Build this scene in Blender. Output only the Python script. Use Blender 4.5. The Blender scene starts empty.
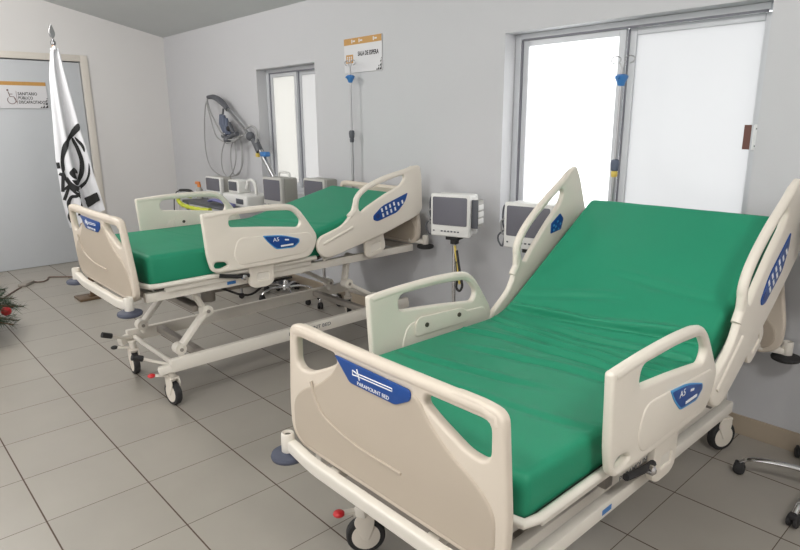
import bpy, bmesh, math, random
from mathutils import Vector, Matrix, Euler, noise
PI = math.pi
rnd = random.Random(7)
sc = bpy.context.scene
COL = sc.collection

# ------------------------------------------------------------------ materials
def lin(c):
    return tuple((v/12.92 if v <= .04045 else ((v+.055)/1.055)**2.4) for v in (x/255 for x in c))

def mat(name, rgb, rough=.5, metal=0., noise_amt=0., noise_scale=8., bump=0., bump_scale=60., coat=0., spec=.5):
    m = bpy.data.materials.new(name); m.use_nodes = True
    nt = m.node_tree; b = nt.nodes['Principled BSDF']
    b.inputs['Base Color'].default_value = (*lin(rgb), 1)
    b.inputs['Roughness'].default_value = rough
    b.inputs['Metallic'].default_value = metal
    b.inputs['Coat Weight'].default_value = coat
    b.inputs['Specular IOR Level'].default_value = spec
    tc = nt.nodes.new('ShaderNodeTexCoord')
    if noise_amt > 0:
        n = nt.nodes.new('ShaderNodeTexNoise'); n.inputs['Scale'].default_value = noise_scale
        n.inputs['Detail'].default_value = 4
        nt.links.new(tc.outputs['Object'], n.inputs['Vector'])
        mr = nt.nodes.new('ShaderNodeMapRange')
        mr.inputs['To Min'].default_value = 1-noise_amt; mr.inputs['To Max'].default_value = 1+noise_amt
        nt.links.new(n.outputs['Fac'], mr.inputs['Value'])
        mx = nt.nodes.new('ShaderNodeMix'); mx.data_type = 'RGBA'; mx.blend_type = 'MULTIPLY'
        mx.inputs['Factor'].default_value = 1
        mx.inputs['A'].default_value = (*lin(rgb), 1)
        nt.links.new(mr.outputs['Result'], mx.inputs['B'])
        nt.links.new(mx.outputs['Result'], b.inputs['Base Color'])
    if bump > 0:
        n2 = nt.nodes.new('ShaderNodeTexNoise'); n2.inputs['Scale'].default_value = bump_scale
        nt.links.new(tc.outputs['Object'], n2.inputs['Vector'])
        bp = nt.nodes.new('ShaderNodeBump'); bp.inputs['Strength'].default_value = bump
        bp.inputs['Distance'].default_value = .01
        nt.links.new(n2.outputs['Fac'], bp.inputs['Height'])
        nt.links.new(bp.outputs['Normal'], b.inputs['Normal'])
    return m

def tile_material(name, size, origin, joint_u, joint_v, base, grout):
    """square ceramic floor tiles: wide joints one way, fine joints the other"""
    m = bpy.data.materials.new(name); m.use_nodes = True
    nt = m.node_tree; N = nt.nodes; L = nt.links; b = N['Principled BSDF']
    tc = N.new('ShaderNodeTexCoord'); sp = N.new('ShaderNodeSeparateXYZ')
    L.new(tc.outputs['Object'], sp.inputs[0])
    def M(op, a, bb=None):
        n = N.new('ShaderNodeMath'); n.operation = op
        for i, v in enumerate((a, bb)):
            if v is None: continue
            if isinstance(v, (int, float)): n.inputs[i].default_value = v
            else: L.new(v, n.inputs[i])
        return n.outputs[0]
    cells, mask = [], None
    for ax, w in ((0, joint_u), (1, joint_v)):
        t = M('DIVIDE', M('SUBTRACT', sp.outputs[ax], origin[ax]), size)
        cells.append(M('FLOOR', t))
        d = M('ABSOLUTE', M('SUBTRACT', M('FRACT', M('ADD', t, .5)), .5))
        e = M('LESS_THAN', d, w/size/2)
        mask = e if mask is None else M('MAXIMUM', mask, e)
    cb = N.new('ShaderNodeCombineXYZ'); L.new(cells[0], cb.inputs[0]); L.new(cells[1], cb.inputs[1])
    wn = N.new('ShaderNodeTexWhiteNoise'); wn.noise_dimensions = '2D'; L.new(cb.outputs[0], wn.inputs['Vector'])
    ns = N.new('ShaderNodeTexNoise'); ns.inputs['Scale'].default_value = 3.5; ns.inputs['Detail'].default_value = 5
    L.new(tc.outputs['Object'], ns.inputs['Vector'])
    val = M('ADD', M('ADD', M('MULTIPLY', wn.outputs['Value'], .05), M('MULTIPLY', ns.outputs['Fac'], .16)), .895)
    mul = N.new('ShaderNodeMix'); mul.data_type = 'RGBA'; mul.blend_type = 'MULTIPLY'; mul.inputs['Factor'].default_value = 1
    mul.inputs['A'].default_value = (*lin(base), 1); L.new(val, mul.inputs['B'])
    mx = N.new('ShaderNodeMix'); mx.data_type = 'RGBA'
    L.new(mask, mx.inputs['Factor']); L.new(mul.outputs['Result'], mx.inputs['A'])
    mx.inputs['B'].default_value = (*lin(grout), 1)
    L.new(mx.outputs['Result'], b.inputs['Base Color'])
    ro = N.new('ShaderNodeMapRange'); ro.inputs['To Min'].default_value = .34; ro.inputs['To Max'].default_value = .85
    L.new(mask, ro.inputs['Value']); L.new(ro.outputs['Result'], b.inputs['Roughness'])
    bp = N.new('ShaderNodeBump'); bp.inputs['Distance'].default_value = .002; bp.inputs['Strength'].default_value = .5
    bp.invert = True; L.new(mask, bp.inputs['Height']); L.new(bp.outputs['Normal'], b.inputs['Normal'])
    return m

def frosted(name, tint):
    m = bpy.data.materials.new(name); m.use_nodes = True
    nt = m.node_tree; N = nt.nodes; L = nt.links
    out = N['Material Output']; N.remove(N['Principled BSDF'])
    tr = N.new('ShaderNodeBsdfTranslucent'); tr.inputs['Color'].default_value = (*tint, 1)
    df = N.new('ShaderNodeBsdfDiffuse'); df.inputs['Color'].default_value = (.9, .9, .9, 1)
    gl = N.new('ShaderNodeBsdfGlossy'); gl.inputs['Roughness'].default_value = .25
    mx = N.new('ShaderNodeMixShader'); mx.inputs[0].default_value = .12
    mx2 = N.new('ShaderNodeMixShader'); mx2.inputs[0].default_value = .04
    L.new(tr.outputs[0], mx.inputs[1]); L.new(df.outputs[0], mx.inputs[2])
    L.new(mx.outputs[0], mx2.inputs[1]); L.new(gl.outputs[0], mx2.inputs[2])
    L.new(mx2.outputs[0], out.inputs['Surface'])
    return m

M_ = dict(
    wall=mat('white_wall_paint', (196, 196, 199), .85, noise_amt=.015, noise_scale=2, bump=.05, bump_scale=35),
    wall_side=mat('warm_white_wall_paint', (214, 212, 211), .85, noise_amt=.015, noise_scale=2, bump=.05, bump_scale=35),
    ceiling=mat('grey_white_ceiling_paint', (201, 204, 204), .9, noise_amt=.02, noise_scale=2),
    floor=tile_material('ceramic_tile', .4503, (-3.726, .433), .0035, .0065, (158, 152, 143), (84, 68, 57)),
    skirting=mat('ceramic_skirting', (170, 156, 138), .4, noise_amt=.05, noise_scale=6),
    cream=mat('cream_bed_plastic', (228, 220, 208), .42, noise_amt=.015, noise_scale=5),
    cream3=mat('cream_board_plastic', (214, 202, 187), .45, noise_amt=.015, noise_scale=5),
    cream2=mat('cream_panel_plastic', (184, 171, 155), .5, noise_amt=.015, noise_scale=5),
    steel_white=mat('white_painted_steel', (226, 220, 210), .4, noise_amt=.02, noise_scale=9),
    steel_grey=mat('grey_painted_steel', (150, 143, 135), .5, noise_amt=.04, noise_scale=9),
    deck=mat('dark_deck_board', (70, 64, 60), .6),
    green=mat('green_vinyl', (37, 139, 105), .52, noise_amt=.05, noise_scale=4, bump=.05, bump_scale=140, spec=.3),
    blue=mat('blue_label', (16, 70, 144), .35, noise_amt=.10, noise_scale=14),
    navy=mat('navy_panel', (38, 58, 120), .35),
    cyan=mat('pale_blue_label_rim', (70, 150, 205), .35),
    white=mat('white_print', (240, 240, 240), .5),
    black=mat('black_print', (22, 22, 24), .5),
    rubber=mat('dark_rubber', (42, 41, 42), .7),
    rubber_blue=mat('blue_grey_rubber', (72, 76, 92), .6),
    hole=mat('screw_dark', (80, 72, 62), .5),
    red=mat('red_plastic', (200, 40, 45), .4),
    chrome=mat('chrome', (210, 208, 208), .12, metal=1.),
    steel=mat('brushed_steel', (170, 170, 172), .3, metal=1.),
    alu=mat('grey_aluminium', (198, 200, 204), .42, metal=.15, noise_amt=.02),
    alu_d=mat('plain_dark_grey', (120, 120, 128), .6),  # dark grey for frame lines, sash gap strip and door backing
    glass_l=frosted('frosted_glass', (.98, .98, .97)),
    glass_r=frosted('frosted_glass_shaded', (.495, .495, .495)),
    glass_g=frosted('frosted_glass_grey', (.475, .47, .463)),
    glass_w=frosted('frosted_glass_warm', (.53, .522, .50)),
    monitor=mat('monitor_grey_white', (218, 217, 214), .45),
    monitor_m=mat('monitor_mid_grey', (186, 184, 180), .5),
    monitor_d=mat('monitor_grey_side', (160, 158, 152), .5),
    screen=mat('dark_screen', (98, 97, 106), .25, spec=.5),
    grey_d=mat('dark_grey_plastic', (84, 86, 92), .5),
    hose=mat('grey_silicone_hose', (158, 158, 158), .45),
    bluegrey=mat('blue_grey_device', (84, 92, 112), .5),
    bluep=mat('blue_clamp_plastic', (62, 122, 186), .4),
    yellow=mat('yellow_clamp_plastic', (214, 188, 90), .45),
    lime=mat('yellow_green_hose', (190, 198, 60), .5),
    orange=mat('orange_plastic', (216, 130, 62), .5),
    violet=mat('blue_violet_strap', (118, 118, 168), .6),
    door=mat('grey_white_door_paint', (193, 196, 200), .5, noise_amt=.01),
    doorframe=mat('cream_door_frame', (212, 206, 197), .5),
    gold=mat('gold_band_print', (190, 144, 78), .45, noise_amt=.12, noise_scale=30),
    paper=mat('white_sign_board', (214, 213, 216), .45),
    brown_print=mat('brown_print', (120, 96, 92), .5),
    flag=mat('white_flag_cloth', (228, 228, 232), .8, bump=.1, bump_scale=200),
    brass=mat('bronze_stand', (118, 98, 78), .4, metal=.5),
    wood=mat('varnished_wood_pole', (176, 122, 66), .4),
    needle=mat('pine_needles', (58, 76, 58), .7, noise_amt=.3, noise_scale=20),
    bark=mat('brown_trunk', (90, 66, 46), .8),
    cord=mat('brown_cord', (112, 94, 84), .6),
    tape=mat('brown_tape', (112, 70, 58), .5),
    amber=mat('amber_label', (214, 160, 60), .5),
    lamp_body=mat('white_lamp_housing', (235, 235, 235), .5),
)

# ------------------------------------------------------------------ mesh building
def fillet(pts, r=.03, n=5, closed=True):
    out = []; k = len(pts)
    for i, p in enumerate(pts):
        rr = p[2] if len(p) > 2 else r
        P = Vector(p[:2]); A = Vector(pts[i-1][:2]); B = Vector(pts[(i+1) % k][:2])
        if not closed and i in (0, k-1): out.append(tuple(P)); continue
        da, db = (A-P).length, (B-P).length
        d = min(rr, da*.48, db*.48)
        if d < 1e-5: out.append(tuple(P)); continue
        a = P+(A-P).normalized()*d; b = P+(B-P).normalized()*d
        for j in range(n+1):
            t = j/n
            q = a*(1-t)**2+P*2*t*(1-t)+b*t*t
            out.append((q.x, q.y))
    return out

def catmull(pts, n=6, closed=False):
    P = [Vector(p) for p in pts]; k = len(P); out = []
    rng = range(k) if closed else range(k-1)
    for i in rng:
        p1, p2 = P[i], P[(i+1) % k]
        p0 = P[i-1] if (closed or i > 0) else p1*2-p2
        p3 = P[(i+2) % k] if (closed or i+2 < k) else p2*2-p1
        for j in range(n):
            t = j/n
            out.append(.5*((2*p1)+(p2-p0)*t+(2*p0-5*p1+4*p2-p3)*t*t+(3*p1-p0-3*p2+p3)*t**3))
    if not closed: out.append(P[-1])
    return out

class MB:
    def __init__(self):
        self.bm = bmesh.new(); self.mats = []
    def slot(self, m):
        if m not in self.mats: self.mats.append(m)
        return self.mats.index(m)
    def _merge(self, bm2, m, xf=None):
        s = self.slot(m)
        vm = {}
        for v in bm2.verts:
            vm[v] = self.bm.verts.new(xf(v.co) if xf else v.co)
        for f in bm2.faces:
            try: nf = self.bm.faces.new([vm[v] for v in f.verts])
            except ValueError: continue
            nf.material_index = s
        bm2.free()
    def box(self, c, s, m, rot=None, bev=0., seg=2):
        b = bmesh.new(); bmesh.ops.create_cube(b, size=1)
        for v in b.verts: v.co = Vector((v.co.x*s[0], v.co.y*s[1], v.co.z*s[2]))
        if bev > 0: bmesh.ops.bevel(b, geom=b.edges[:], offset=bev, segments=seg, affect='EDGES', profile=.5)
        R = Euler(rot).to_matrix() if rot else Matrix.Identity(3)
        c = Vector(c)
        self._merge(b, m, lambda p: R @ p + c); return self
    def bar(self, a, b, w, h, m, bev=.004, up=(0, 0, 1)):
        """box beam from a to b, w wide and h high"""
        a, b = Vector(a), Vector(b); d = b-a; L = d.length; y = d.normalized()
        x = y.cross(Vector(up))
        if x.length < 1e-4: x = Vector((1, 0, 0))
        x.normalize(); z = x.cross(y)
        bm2 = bmesh.new(); bmesh.ops.create_cube(bm2, size=1)
        for v in bm2.verts: v.co = Vector((v.co.x*w, v.co.y*L, v.co.z*h))
        if bev > 0: bmesh.ops.bevel(bm2, geom=bm2.edges[:], offset=bev, segments=2, affect='EDGES', profile=.5)
        c = (a+b)/2
        self._merge(bm2, m, lambda p: c+x*p.x+y*p.y+z*p.z); return self
    def tube(self, pts, r, m, seg=10, smooth=0, closed=False, caps=True, flat=1.):
        P = [Vector(p) for p in pts]
        if smooth: P = catmull(P, smooth, closed)
        k = len(P); rings = []; s = self.slot(m)
        rr = r if callable(r) else (lambda t: r)
        t0 = (P[1]-P[0]).normalized()
        n = t0.orthogonal().normalized() if abs(t0.z) > .95 else t0.cross(Vector((0, 0, 1))).normalized()
        for i in range(k):
            if closed: t = (P[(i+1) % k]-P[i-1]).normalized()
            else: t = (P[min(i+1, k-1)]-P[max(i-1, 0)]).normalized()
            n = (n-t*n.dot(t))
            n = n.normalized() if n.length > 1e-6 else t.orthogonal().normalized()
            b = t.cross(n); q = rr(i/(k-1))
            rings.append([self.bm.verts.new(P[i]+n*math.cos(a)*q+b*math.sin(a)*q*flat) for a in (2*PI*j/seg for j in range(seg))])
        for i in range(k if closed else k-1):
            A, B = rings[i], rings[(i+1) % k]
            for j in range(seg):
                f = self.bm.faces.new([A[j], A[(j+1) % seg], B[(j+1) % seg], B[j]]); f.material_index = s
        if caps and not closed:
            f = self.bm.faces.new(rings[0][::-1]); f.material_index = s
            f = self.bm.faces.new(rings[-1]); f.material_index = s
        return self
    def lathe(self, prof, m, loc=(0, 0, 0), axis='Z', seg=20, rot=None):
        """prof: (radius, height) pairs"""
        R = {'Z': Matrix.Identity(3), 'X': Matrix(((0, 0, 1), (0, 1, 0), (-1, 0, 0))), 'Y': Matrix(((1, 0, 0), (0, 0, 1), (0, -1, 0)))}[axis]
        if rot is not None: R = rot @ R
        loc = Vector(loc); s = self.slot(m); rings = []
        for r, h in prof:
            if r < 1e-6: rings.append([self.bm.verts.new(R @ Vector((0, 0, h))+loc)])
            else: rings.append([self.bm.verts.new(R @ Vector((r*math.cos(2*PI*j/seg), r*math.sin(2*PI*j/seg), h))+loc) for j in range(seg)])
        for A, B in zip(rings, rings[1:]):
            for j in range(seg):
                q = [A[j % len(A)], A[(j+1) % len(A)], B[(j+1) % len(B)], B[j % len(B)]]
                u = []
                for v in q:
                    if v not in u: u.append(v)
                if len(u) > 2:
                    f = self.bm.faces.new(u); f.material_index = s
        for ring, rev in ((rings[0], True), (rings[-1], False)):
            if len(ring) > 2:
                f = self.bm.faces.new(ring[::-1] if rev else ring); f.material_index = s
        return self
    def sphere(self, c, r, m, seg=16, scale=(1, 1, 1)):
        b = bmesh.new(); bmesh.ops.create_uvsphere(b, u_segments=seg, v_segments=seg//2+2, radius=r)
        c = Vector(c)
        self._merge(b, m, lambda p: Vector((p.x*scale[0], p.y*scale[1], p.z*scale[2]))+c); return self
    def slab(self, outline, holes, thick, m, xf, bev=.006, bres=3):
        """plate with rounded edges from a 2D outline with holes; xf maps (u, v, w) to the part's space"""
        cu = bpy.data.curves.new('outline', 'CURVE'); cu.dimensions = '2D'; cu.fill_mode = 'BOTH'
        for loop in [outline]+list(holes):
            sp = cu.splines.new('POLY'); sp.points.add(len(loop)-1); sp.use_cyclic_u = True
            for p, q in zip(sp.points, loop): p.co = (q[0], q[1], 0, 1)
        cu.extrude = max(thick/2-bev, .0002); cu.bevel_depth = bev; cu.bevel_resolution = bres; cu.offset = -bev
        ob = bpy.data.objects.new('outline', cu); COL.objects.link(ob)
        dg = bpy.context.evaluated_depsgraph_get(); me = bpy.data.meshes.new_from_object(ob.evaluated_get(dg))
        b = bmesh.new(); b.from_mesh(me)
        bmesh.ops.remove_doubles(b, verts=b.verts[:], dist=1e-5)
        bpy.data.objects.remove(ob); bpy.data.curves.remove(cu); bpy.data.meshes.remove(me)
        self._merge(b, m, lambda p: xf(p.x, p.y, p.z)); return self
    def text(self, s, size, m, xf, width=None, bold=0.):
        """lettering as thin raised print; xf maps (u, v, w)"""
        cu = bpy.data.curves.new('lettering', 'FONT'); cu.body = s; cu.size = size; cu.extrude = .0004
        cu.align_x = 'CENTER'; cu.align_y = 'CENTER'; cu.resolution_u = 3; cu.offset = bold
        ob = bpy.data.objects.new('lettering', cu); COL.objects.link(ob)
        dg = bpy.context.evaluated_depsgraph_get(); me = bpy.data.meshes.new_from_object(ob.evaluated_get(dg))
        b = bmesh.new(); b.from_mesh(me)
        k = 1.
        if width:
            xs = [v.co.x for v in b.verts]; k = width/(max(xs)-min(xs))
        bpy.data.objects.remove(ob); bpy.data.curves.remove(cu); bpy.data.meshes.remove(me)
        self._merge(b, m, lambda p: xf(p.x*k, p.y, p.z)); return self
    def build(self, name, parent=None, loc=None, rot=None, smooth=True, label=None, angle=38):
        bm = self.bm
        bmesh.ops.recalc_face_normals(bm, faces=bm.faces[:])
        me = bpy.data.meshes.new(name); bm.to_mesh(me); bm.free()
        for m in self.mats: me.materials.append(M_[m])
        if smooth:
            me.shade_smooth(); me.set_sharp_from_angle(angle=math.radians(angle))
        o = bpy.data.objects.new(name, me); COL.objects.link(o)
        if parent: o.parent = parent
        if loc: o.location = loc
        if rot: o.rotation_euler = rot
        if label: o['label'] = label
        return o

def thing(name, label, cat, loc=(0, 0, 0), rz=0., group=None):
    o = bpy.data.objects.new(name, None); o.empty_display_size = .1; COL.objects.link(o)
    o.location = loc; o.rotation_euler = (0, 0, rz); o['label'] = label; o['category'] = cat
    if group: o['group'] = group
    return o
def tag(o, label, cat, group=None):
    o['label'] = label; o['category'] = cat
    if group: o['group'] = group
    return o
def struct(o, label=None):
    o['kind'] = 'structure'
    if label: o['label'] = label
    return o

# ------------------------------------------------------------------ the room
YB, XA, XR, YF = 3.51, -8.48, 3.0, -3.2           # back wall, left wall, right wall, wall behind the camera
def ceil_z(y): return 2.815+(YB-y)*.219           # the ceiling rises away from the window wall
FL = MB().box(((XA+XR)/2, (YB+YF)/2, -.05), (XR-XA+.4, YB-YF+.4, .1), 'floor').build('floor', smooth=False); struct(FL)
b = MB()
def qprism(b, poly, axis, lo, hi, m):
    """prism of a polygon along X or Y"""
    f = (lambda u, v, w: Vector((w, u, v))) if axis == 'X' else (lambda u, v, w: Vector((u, w, v)))
    s = b.slot(m); A = [b.bm.verts.new(f(u, v, lo)) for u, v in poly]; B = [b.bm.verts.new(f(u, v, hi)) for u, v in poly]
    k = len(poly)
    for q in [A[::-1], B]+[[A[i], A[(i+1) % k], B[(i+1) % k], B[i]] for i in range(k)]:
        b.bm.faces.new(q).material_index = s
    return b
qprism(b, [(YF-.2, ceil_z(YF-.2)), (YB+.3, ceil_z(YB+.3)), (YB+.3, ceil_z(YB+.3)+.1), (YF-.2, ceil_z(YF-.2)+.1)], 'X', XA-.2, XR+.2, 'ceiling')
struct(b.build('ceiling', smooth=False))
# back wall with two window openings
W1 = (-6.115, -5.03, 1.0, 2.265); W2 = (-2.775, -1.14, 1.0, 2.29)
b = MB(); zt = ceil_z(YB)+.02; t = .22
def wbox(x0, x1, z0, z1): b.box(((x0+x1)/2, YB+t/2, (z0+z1)/2), (x1-x0, t, z1-z0), 'wall')
for x0, x1 in ((XA-.16, W1[0]), (W1[1], W2[0]), (W2[1], XR+.16)): wbox(x0, x1, 0, zt)
for w in (W1, W2): wbox(w[0], w[1], 0, w[2]); wbox(w[0], w[1], w[3], zt)
struct(b.build('wall_back', smooth=False))
# left wall with a door opening
D0, D1, DT = 1.08, 2.445, 2.455
b = MB()
for y0, y1, z0 in ((YF-.16, D0, 0), (D1, YB+.16, 0), (D0, D1, DT)):
    qprism(b, [(y0, z0), (y1, z0), (y1, ceil_z(y1)+.02), (y0, ceil_z(y0)+.02)], 'X', XA-.16, XA, 'wall_side')
struct(b.build('wall_left', smooth=False))
b = MB(); qprism(b, [(YF-.16, 0), (YB+.16, 0), (YB+.16, ceil_z(YB+.16)+.02), (YF-.16, ceil_z(YF-.16)+.02)], 'X', XR, XR+.16, 'wall_side')
struct(b.build('wall_right', smooth=False))
b = MB(); zt2 = ceil_z(YF)+.02
b.box(((XA+XR)/2, YF-.08, zt2/2), (XR-XA+.32, .16, zt2), 'wall_side')
struct(b.build('wall_front', smooth=False))
b = MB(); b.box(((XA+XR)/2, YB-.006, .056), (XR-XA, .012, .112), 'skirting', bev=.002)
struct(b.build('baseboard_back', smooth=False))
b = MB()
for y0, y1 in ((YF, D0-.09), (D1+.09, YB-.012)): b.box((XA+.006, (y0+y1)/2, .056), (.012, y1-y0, .112), 'skirting', bev=.002)
struct(b.build('baseboard_left', smooth=False))

# the door in the left wall
dr = thing('door_1', 'plain grey-white door in a cream frame on the left wall', 'door', (XA, (D0+D1)/2, 0)); struct(dr)
hw = (D1-D0)/2
MB().box((-.03, 0, DT/2-.004), (.045, 2*hw-.02, DT-.016), 'door', bev=.003).build('leaf', dr)
MB().box((-.11, 0, DT/2), (.06, 2*hw-.002, DT-.002), 'alu_d').build('door_backing', dr)  # added dark backing behind the leaf, blocks sky light at its gaps
b = MB()
b.box((.004, hw+.043, (DT+.075)/2), (.03, .085, DT+.075), 'doorframe', bev=.004)
b.box((.004, -hw-.043, (DT+.075)/2), (.03, .085, DT+.075), 'doorframe', bev=.004)
b.box((.004, 0, DT+.0385), (.03, 2*hw-.002, .075), 'doorframe', bev=.004)
b.build('door_frame', dr)
b = MB(); b.tube([(-.01, -hw+.09, 1.05), (.05, -hw+.09, 1.05), (.05, -hw+.2, 1.05)], .011, 'steel'); b.build('door_handle', dr)

# ---- windows
def window(name, W, mull, glasses, handle=False):
    x0, x1, z0, z1 = W; cx = (x0+x1)/2
    w = thing(name, 'aluminium sliding window with two frosted panes', 'window', (cx, YB, z0)); struct(w)
    L, R, H = x0-cx, x1-cx, z1-z0; y = .122
    b = MB(); e = .001
    b.box((L+.022+e, y+.035, H/2), (.044, .085, H-2*e), 'alu', bev=.003)
    b.box((R-.014-e, y+.035, H/2), (.028, .085, H-2*e), 'alu', bev=.003)
    b.box((0, y+.035, H-.017-e), (R-L-.09, .085, .034), 'alu', bev=.003)
    b.box((0, y+.035, .02+e), (R-L-.09, .085, .04), 'alu', bev=.003)
    b.box((L+.052, y+.012, H/2), (.016, .018, H-.08), 'alu_d')
    b.box((0, y+.004, H-.040), (R-L-.12, .02, .012), 'alu_d')
    b.build('window_frame', w, smooth=False)
    m0, m1 = mull[0]-cx, mull[1]-cx
    # the left leaf runs on the inner track, the right leaf on the outer one
    for (a, c, yy, g, st) in ((L+.06, m0+.05, y+.022, glasses[0], .042), (m1-.04, R-.029, y+.054, glasses[1], .05)):
        s = MB()
        s.box((a+st/2, yy, H/2), (st, .028, H-.082), 'alu', bev=.003)
        s.box((c-st/2, yy, H/2), (st, .028, H-.082), 'alu', bev=.003)
        s.box(((a+c)/2, yy, H-.062), (c-a-2*st, .028, .04), 'alu', bev=.003)
        s.box(((a+c)/2, yy, .064), (c-a-2*st, .028, .046), 'alu', bev=.003)
        if yy < y+.04: s.box((c+.006, yy+.018, H/2), (.012, .012, H-.09), 'alu_d')  # dark strip along the gap between the two sashes
        so = s.build('sash', w, smooth=False)
        MB().box(((a+c)/2, yy, H/2), (c-a-2*st+.01, .006, H-.125), g).build('pane', so, smooth=False)
        if handle and yy > y+.04:
            h = MB()
            h.box((c-st/2+.004, yy-.024, .62), (.03, .02, .135), 'white', bev=.004)
            h.box((c-st/2+.006, yy-.035, .665), (.006, .004, .006), 'black'); h.box((c-st/2+.006, yy-.035, .575), (.006, .004, .006), 'black')
            h.build('latch', so)
            MB().box((c-st-.022, yy-.005, .62), (.036, .003, .13), 'tape').build('tape_patch', so)
    return w
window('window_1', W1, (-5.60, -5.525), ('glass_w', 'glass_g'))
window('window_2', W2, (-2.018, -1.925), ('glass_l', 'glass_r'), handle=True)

# ---- signs
FRONT = lambda ox, oy, oz: (lambda u, v, w: Vector((ox+u, oy-w, oz+v)))          # faces -Y
LEFTW = lambda ox, oy, oz: (lambda u, v, w: Vector((ox+w, oy+u, oz+v)))          # faces +X
s = thing('wall_sign', 'white and gold SALA DE ESPERA sign on the back wall between the windows', 'sign', (-4.298, YB-.006, 2.277))
MB().box((0, 0, 0), (.508, .008, .286), 'paper').build('board', s)
b = MB(); b.box((0, -.005, .114), (.504, .002, .054), 'gold')
for x in (-.14, -.04, .15): b.box((x, -.0062, .114), (.012, .001, .03), 'paper'); b.box((x+.028, -.0062, .114), (.03, .001, .012), 'paper')
b.build('gold_band', s)
b = MB(); b.box((-.178, -.005, -.028), (.098, .002, .07), 'gold')
for x in (-.205, -.178, -.151):
    b.sphere((x, -.0062, -.014), .008, 'paper', 8, (1, .1, 1)); b.box((x, -.0062, -.038), (.014, .001, .028), 'paper')
b.build('pictogram', s)
b = MB(); b.text('SALA DE ESPERA', .05, 'black', FRONT(.075, -.005, .006), width=.275, bold=.0012); b.build('lettering', s)
def corner(b, f, k=1.):
    for i, (u, v, a) in enumerate(((0, 0, .03), (-.03, 0, .026), (0, .03, .026), (-.032, .028, .012), (0, .062, .02), (-.056, 0, .016), (.004, .086, .012))):
        b.slab([(u-a, v), (u, v), (u, v+a)], [], .001, 'black', lambda p, q, w: f(p*k, q*k, w), bev=.0001, bres=0)
b = MB(); corner(b, FRONT(.248, -.005, -.138)); b.build('corner_print', s, smooth=False)

s = thing('door_sign', 'white sign with gold band and wheelchair symbol on the left wall door', 'sign', (XA+.004, 1.62, 2.04))
MB().box((0, 0, .01), (.006, .82, .3), 'paper').build('board', s)
MB().box((.004, 0, .138), (.002, .816, .042), 'gold').build('gold_band', s)
b = MB()
for k, (tx, w) in enumerate((('SANITARIO', .2), ('PÚBLICO', .15), ('DISCAPACITADOS', .29))):
    f = LEFTW(.0035, .105+w/2, .022-k*.047)
    b.text(tx, .047, 'black', f, width=w, bold=.001)
b.box((.004, .09, -.02), (.001, .004, .15), 'brown_print')
b.build('lettering', s)
b = MB()
ring = [Vector((.004, .035+.042*math.cos(a), -.05+.042*math.sin(a))) for a in [PI*.75+i*PI*1.5/14 for i in range(15)]]
b.tube(ring, .004, 'brown_print', 6)
b.tube([(.004, .01, .045), (.004, .022, -.01), (.004, .06, -.012), (.004, .085, -.075)], .005, 'brown_print', 6)
b.tube([(.004, .016, .018), (.004, .05, .018)], .004, 'brown_print', 6); b.sphere((.004, .006, .062), .011, 'brown_print', 8, (.3, 1, 1))
b.build('wheelchair_symbol', s)
b = MB(); corner(b, LEFTW(.004, .405, -.135), 1.2); b.build('corner_print', s, smooth=False)

# ------------------------------------------------------------------ hospital beds
FOOT_RAIL = [(.399, 1.195, .015), (.60, 1.208, .1), (.82, 1.212, .1), (.989, 1.204, .06), (1.066, 1.173, .05), (1.122, 1.105, .06),
             (1.216, .97, .04), (1.2, .90, .05), (1.15, .826, .05), (.89, .82, .1), (.66, .822, .1), (.47, .826, .04), (.436, .848, .03), (.416, .93, .05)]
FOOT_HOLE = [(.568, 1.098, .03), (.575, 1.17, .04), (.84, 1.172, .06), (1.03, 1.158, .05), (1.09, 1.085, .035), (1.07, 1.04, .03), (.83, 1.072, .1)]
FOOT_SLOT = [(.452, .878, .012), (.468, .896, .01), (.53, .888, .015), (.55, .866, .01), (.50, .85, .015), (.462, .856, .012)]
FOOT_LABEL = [(.79, 1.02, .012), (.93, 1.008, .05), (1.062, .967, .012), (1.066, .945, .015), (1.02, .912, .015), (.885, .918, .015), (.825, .972, .03)]
HEAD_RAIL = [(1.205, .90, .05), (1.24, .95, .04), (1.44, 1.005, .05), (1.525, 1.085, .06), (1.555, 1.19, .07), (1.65, 1.268, .09), (1.84, 1.327, .1), (2.06, 1.366, .05),
             (2.128, 1.383, .03), (2.195, 1.385, .02), (2.215, 1.30, .05), (2.222, 1.04, .05), (2.165, .995, .05), (1.83, .898, .1), (1.62, .855, .1), (1.386, .805, .06), (1.287, .793, .05), (1.225, .835, .05)]
HEAD_HOLE = [(1.582, 1.105, .02), (1.588, 1.178, .05), (1.65, 1.235, .05), (1.84, 1.288, .1), (2.02, 1.325, .012), (2.036, 1.292, .02), (1.99, 1.245, .05), (1.856, 1.2, .1), (1.655, 1.112, .05), (1.606, 1.082, .02)]
HEAD_INNER = [(1.852, 1.127, .006), (1.873, 1.179, .006), (1.968, 1.196, .006), (1.988, 1.155, .01), (1.948, 1.106, .006)]
HEAD_LABEL = [(1.712, 1.045, .012), (1.80, 1.11, .04), (2.058, 1.186, .01), (2.03, 1.12, .03), (1.95, 1.048, .03), (1.75, 1.0, .02), (1.714, 1.015, .01)]
Z0 = 1.2-.99                     # the rail outlines above were measured on the bed that stands this much higher

def rot2(p, a, c):
    u, v = p[0]-c[0], p[1]-c[1]
    q = (c[0]+u*math.cos(a)-v*math.sin(a), c[1]+u*math.sin(a)+v*math.cos(a))
    return q+tuple(p[2:])

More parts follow.
